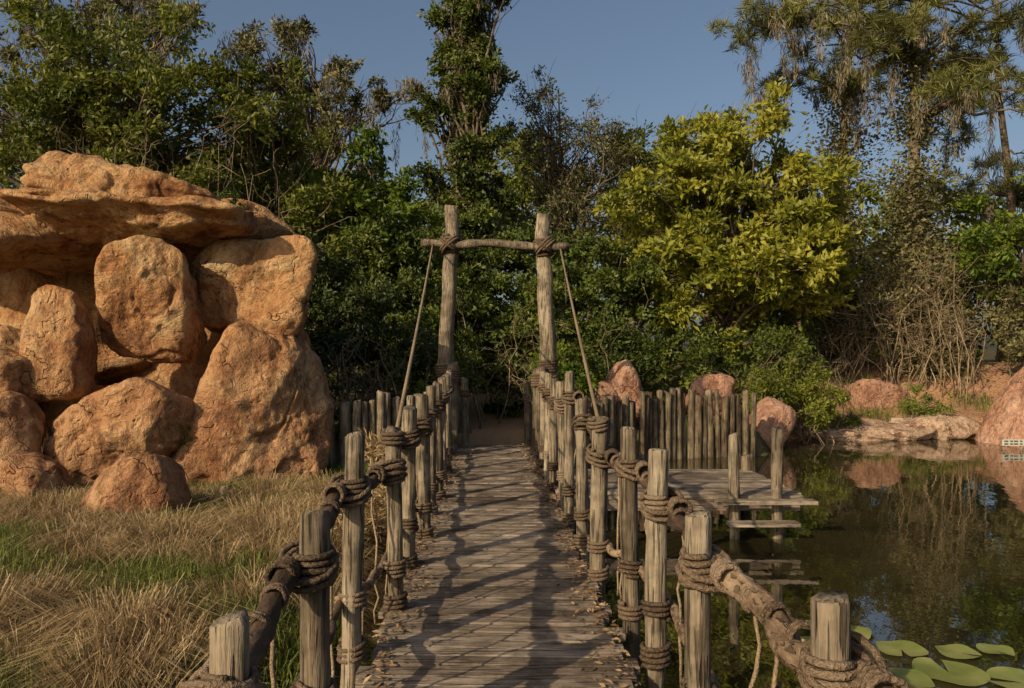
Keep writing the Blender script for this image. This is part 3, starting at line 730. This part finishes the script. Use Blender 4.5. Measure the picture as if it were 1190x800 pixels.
tree('broadleaf_tree', [(7.0, 26.0, g(7, 26)), (7.2, 26, 5), (6.8, 26, 10.5)], .20,
     [(7.5, 26, 9.4, 2.3, 2.2, 2.6, 34, .75), (5.2, 25.4, 7.2, 2.4, 2.2, 2.6, 38, .75), (9.6, 25.4, 6.6, 2.5, 2.2, 2.8, 40, .75), (7.2, 24.8, 5.0, 3.6, 2.2, 2.1, 44, .75)],
     240, .23, .115, G_yel)
e = []
for z in np.arange(4, 21, 1.1):
    e.append((-1.75 + .3 * math.sin(z * 1.9), 30, z, 1.45 + .4 * math.sin(z * 2.3), 1.2, .9, 13, .6))
tree('vine_covered_tree', [(-1.7, 30, g(-1.7, 30)), (-1.6, 30, 10), (-1.7, 30, 21)], .3, e, 240, .18, .10, G_mid, moss=22, vine=9000, vinemat=G_olive)
tree('oak_tree', [(-11.5, 22.5, 0), (-11.8, 22.5, 6), (-12, 22.5, 12)], .25, [(-12.2, 22, 9.6, 3.3, 2.5, 3.0, 60, .8), (-9.4, 21.5, 9.0, 2.4, 2.2, 2.8, 46, .75), (-10.5, 21, 5, 4.5, 2, 2.2, 42, .9)], 220, .17, .08, G_left)
tree('oak_tree', [(-7.2, 23.5, 0), (-7.2, 23.5, 5), (-7.4, 23.5, 10)], .2, [(-7.4, 23, 9.0, 1.8, 2, 2.6, 42, .7), (-6.0, 22.5, 5.5, 2.2, 2, 2.6, 42, .8)], 230, .17, .08, G_left)
tree('oak_tree', [(-4.6, 25.5, 0), (-4.6, 25.5, 5), (-4.6, 25.5, 9)], .2, [(-5.2, 25, 7.8, 1.9, 2, 2.0, 42, .7), (-4.0, 24.5, 5.5, 2.2, 2, 2.0, 40, .7)], 240, .19, .10, G_bright)
tree('mossy_oak_tree', [(-8.2, 31, 0), (-7.6, 31, 8), (-8.2, 31, 15)], .28, [(-9.5, 31, 14.0, 2.6, 2, 2.4, 30, .6), (-6.0, 30.5, 12.6, 2.4, 2, 1.6, 24, .5), (-8, 30, 10.5, 3, 2, 2, 24, .6)], 170, .19, .08, G_olive, moss=40)
tree('mossy_oak_tree', [(-16, 29, 0), (-16, 29, 10), (-15.5, 29, 17)], .3, [(-16.5, 29, 15.0, 3.6, 3, 2.6, 30, .6), (-13, 28.5, 14.6, 2.6, 2.4, 2.2, 26, .6), (-18, 28, 11, 4, 2, 2.6, 30, .7)], 170, .19, .08, G_olive, moss=44)
tree('sparse_tree', [(2.0, 33, 0), (2.1, 33, 7), (2.0, 33, 14)], .2, [(0.9, 33, 12.3, 1.8, 2, 2.4, 30, .65), (3.4, 33, 11.3, 2.0, 2, 2.2, 30, .65), (2, 32, 8.4, 3, 2, 2.2, 40, .8)], 120, .15, .065, G_olive)
tree('sparse_tree', [(5.5, 35, 0), (5.3, 35, 7), (5.5, 35, 12)], .2, [(5.4, 35, 10.6, 2.2, 2, 1.8, 34, .7), (6, 34, 8.5, 3, 2, 2.2, 40, .8)], 140, .18, .08, G_left)
tree('pine_tree', [(15.0, 28.5, g(15, 28.5)), (14.8, 28.5, 9), (15.6, 28.5, 20)], .40,
     [(13.0, 28, 13.8, 3.2, 2.4, 1.1, 10, .7), (16.8, 28, 11.8, 2.8, 2.4, 1.4, 12, .65), (9.8, 28, 14.6, 1.8, 1.5, .5, 9, .6), (17.8, 28, 15, 2.6, 2.4, 1.8, 11, .7), (14.2, 28, 16.2, 2.6, 2.4, 1.0, 8, .75)],
     48, .36, .03, G_needle, moss=36, needles=True, vine=14000, vinemat=G_olive, vb=1.2)
tree('pine_tree', [(12.6, 30, g(12.6, 30)), (12.8, 30, 9), (13.4, 30, 18)], .34,
     [(11.8, 30, 12.8, 2.2, 2, .8, 7, .65), (13.8, 30, 15.4, 2.4, 2, 1.2, 8, .75)], 48, .36, .03, G_needle, moss=24, needles=True, vine=12000, vinemat=G_olive, vb=1.3)
tree('pine_tree', [(20.0, 31, g(20, 31)), (20, 31, 9), (19.6, 31, 18)], .3, [(19.0, 31, 14.4, 3.0, 2, 1.6, 12, .75), (20.5, 31, 9.5, 3.0, 2, 1.8, 16, .8)], 48, .36, .03, G_needle, moss=20, needles=True)
tree('broadleaf_tree', [(17.6, 26.5, g(17.6, 26.5)), (17.6, 26.5, 5), (17.7, 26.5, 7.5)], .15, [(17.2, 26.3, 6.6, 1.9, 1.6, 2.0, 38, .6)], 220, .19, .10, G_bright)

def shrub(name, ells, per, L, W, leaf, twigs=0):
    mb = MB(); C, RR = clusters(ells)
    k = C[:, 2] > gz(C[:, 0], C[:, 1]) - .1; C = C[k]; RR = RR[k]
    for ci in R.choice(len(C), min(len(C), twigs), replace=False):
        c = Vector(C[ci]); b = Vector((c.x + random.uniform(-.6, .6), c.y + random.uniform(-.4, .4), 0)); b.z = g(b.x, b.y)
        limb(mb, b, c, .03, .008, 0, 4, 5, .1, .25)
    P, d = cloud(C, RR, per, .8)
    return np_mesh(name, [(leaf_quads(P, L, W, .6, d), 1)], [M_trunk, leaf], None, mb)
shrub('understory_shrub', [(-4.0, 19.6, 2.4, 2.4, 1.2, 2.2, 56, .5), (-6.0, 20.5, 3.6, 2.2, 1.4, 2.4, 50, .6)], 220, .13, .065, G_dark, 25)
shrub('understory_shrub', [(-2.6, 21.0, 2.2, 1.6, 1.2, 2.0, 46, .5), (-3.3, 22.5, 4.3, 2.4, 1.4, 2.0, 46, .6)], 200, .13, .065, G_mid, 25)
shrub('vine_thicket', [(-.9, 24.0, 2.6, 2.4, 1.2, 2.8, 64, .5), (1.5, 23.6, 2.9, 1.9, 1.2, 2.7, 56, .5)], 200, .14, .09, G_mid, 20)
shrub('vine_thicket', [(3.0, 24.2, 4.6, 1.5, 1.0, 2.2, 40, .5), (-.4, 26.0, 5.4, 3.5, 1.2, 2.0, 60, .6)], 190, .14, .09, G_mid, 10)
shrub('understory_shrub', [(4.0, 23.2, 2.2, 2.4, 1.0, 1.4, 50, .5), (7.6, 24.6, 2.4, 2.4, 1.0, 1.5, 50, .5), (11.2, 29.0, 4.0, 3.0, 1.2, 2.2, 54, .6)], 200, .13, .065, G_mid, 20)
shrub('bank_shrub', [(8.1, 22.6, 1.35, 1.6, 1.0, 1.1, 64, .35)], 210, .10, .05, G_left, 12)
shrub('bank_shrub', [(12.9, 24.3, .9, .6, .5, .6, 14, .3), (9.9, 23.9, .5, .7, .4, .4, 12, .3)], 200, .10, .035, G_grass, 6)
shrub('understory_shrub', [(14.8, 28.0, 4.0, 2.4, 1.0, 2.2, 45, .6), (18.6, 26.2, 3.6, 2.6, 1.2, 1.9, 56, .55), (22.0, 26, 4.0, 3, 1.5, 3, 60, .7)], 190, .14, .07, G_olive, 20)
shrub('gate_vine', [(1.5, 19.2, 1.5, .7, .5, .9, 22, .32), (-2.0, 18.2, 1.2, .7, .5, .7, 20, .32), (1.0, 21, 2.0, .6, .5, 1.6, 22, .35)], 180, .11, .065, G_bright, 6)
shrub('rock_ivy', [(-5.25, 12.5, 1.2, .12, .1, .4, 7, .10), (-6.0, 15.4, 5.6, 1.5, .3, .2, 8, .2)], 40, .06, .045, G_bright, 0)
shrub('rail_weeds', [(-1.75, 9.5, .6, .25, 1.8, .35, 26, .2), (-2.0, 12.6, .8, .4, .8, .45, 16, .25)], 90, .14, .02, G_straw, 0)

def twigs(name, spots, n, h, spread):
    mb = MB()
    for _ in range(n):
        sx, sy, sr, hh = random.choice(spots)
        x = sx + random.gauss(0, sr * .4); y_ = sy + random.gauss(0, sr * .25); b = Vector((x, y_, g(x, y_)))
        t = b + Vector((random.gauss(0, spread), random.gauss(0, spread * .6), hh * random.uniform(.45, 1.1)))
        pts = limb(mb, b, t, .022, .006, 0, 4, 7, .25, .2)
        for _ in range(8):
            q = pts[random.randint(2, 7)]; e = q + Vector((random.gauss(0, .55), random.gauss(0, .4), random.gauss(.25, .5)))
            p2 = limb(mb, q, e, .009, .004, 0, 3, 4, .1, .25)
            for _ in range(2):
                q2 = p2[random.randint(1, 4)]; limb(mb, q2, q2 + Vector((random.gauss(0, .25), random.gauss(0, .2), random.gauss(.1, .22))), .005, .003, 0, 3, 2)
    return mb.build(name, [M_twig], True)
twigs('bare_brush', [(13.5, 27.2, 1.8, 4.2), (15.6, 26.8, 1.6, 4.8), (12, 27.6, 1.2, 3.2)], 70, 4, .9)
twigs('bare_brush', [(-2.9, 18.6, .9, 2.3), (-3.7, 18.3, 1.0, 2.3), (-1.0, 22.4, 1.6, 3.2), (1.0, 22, 1.6, 3.0)], 30, 4, .6)
twigs('bare_brush', [(-9.0, 19.8, 1.6, 7.4), (-6.8, 19.8, 1.6, 6.6), (8.2, 23.6, 2.5, 1.8)], 60, 4, .8)

# distant forest
pr = lambda x: 11.4 + 1.2 * math.sin(x * .35) + .8 * math.sin(x * .93 + 1) - 2.4 * float(sm(8, 14, x)) - 1.6 * float(sm(-8, -4, x) * (1 - sm(-2, 0, x)))
C = []; RR = []
for k in range(1250):
    x = random.uniform(-40, 50); y_ = random.uniform(37, 44) + abs(x) * .02; t = random.random() ** .8
    C.append((x, y_, .5 + t * pr(x) * (y_ / 38))); RR.append(random.uniform(.8, 1.6))
P, d = cloud(np.array(C), np.array(RR), 95, .8)
mb = MB()
for k in range(70):
    x = random.uniform(-40, 50); limb(mb, (x, 40, 0), (x + random.gauss(0, 1), 40, pr(x) * 1.0), .2, .04, 0, 6, 8, 0, .05)
np_mesh('distant_trees', [(leaf_quads(P, .38, .20, .7, d), 1)], [M_trunk, G_left], None, mb)
C = []; RR = []
for k in range(450):
    side = random.random()
    if side < .5: x, y_ = -38 - random.random() * 5, random.uniform(-10, 40)
    else: x, y_ = 72 + random.random() * 5, random.uniform(-20, 44)
    C.append((x, y_, .5 + random.random() ** .8 * 11)); RR.append(random.uniform(1, 2))
P, d = cloud(np.array(C), np.array(RR), 50, .8)
np_mesh('distant_trees', [(leaf_quads(P, .5, .32, .7, d), 0)], [G_mid])

# ------------------------------------------------------------ light & camera
saz = math.radians(222); sel = math.radians(27)   # low evening sun, behind and to the left
sd = Vector((math.sin(saz) * math.cos(sel), math.cos(saz) * math.cos(sel), math.sin(sel)))
sun = bpy.data.lights.new('sun', 'SUN'); sun.energy = 5.0; sun.angle = math.radians(.5); sun.color = (1, .81, .55)
so_ = link(bpy.data.objects.new('sun', sun)); so_.rotation_euler = (-sd).to_track_quat('-Z', 'Y').to_euler(); so_.location = sd * 60
w = bpy.data.worlds.new('World'); scene.world = w; w.use_nodes = True
nt = w.node_tree; bg = nt.nodes['Background']; bg.inputs[1].default_value = 0.10
sk = nt.nodes.new('ShaderNodeTexSky'); sk.sky_type = 'NISHITA'; sk.sun_disc = False; sk.sun_elevation = sel; sk.sun_rotation = saz; sk.dust_density = 4.0; sk.air_density = 1.0
nt.links.new(sk.outputs[0], bg.inputs[0])
cam = bpy.data.cameras.new('camera'); cam.sensor_width = 36; cam.lens = 27.2; cam.clip_end = 2000; cam.clip_start = .05
co = link(bpy.data.objects.new('camera', cam)); co.location = (0, 0, 2.5); co.rotation_euler = (math.radians(90.95), 0, 0)
scene.camera = co
scene.view_settings.view_transform = 'Standard'; scene.view_settings.look = 'None'; scene.view_settings.exposure = 0
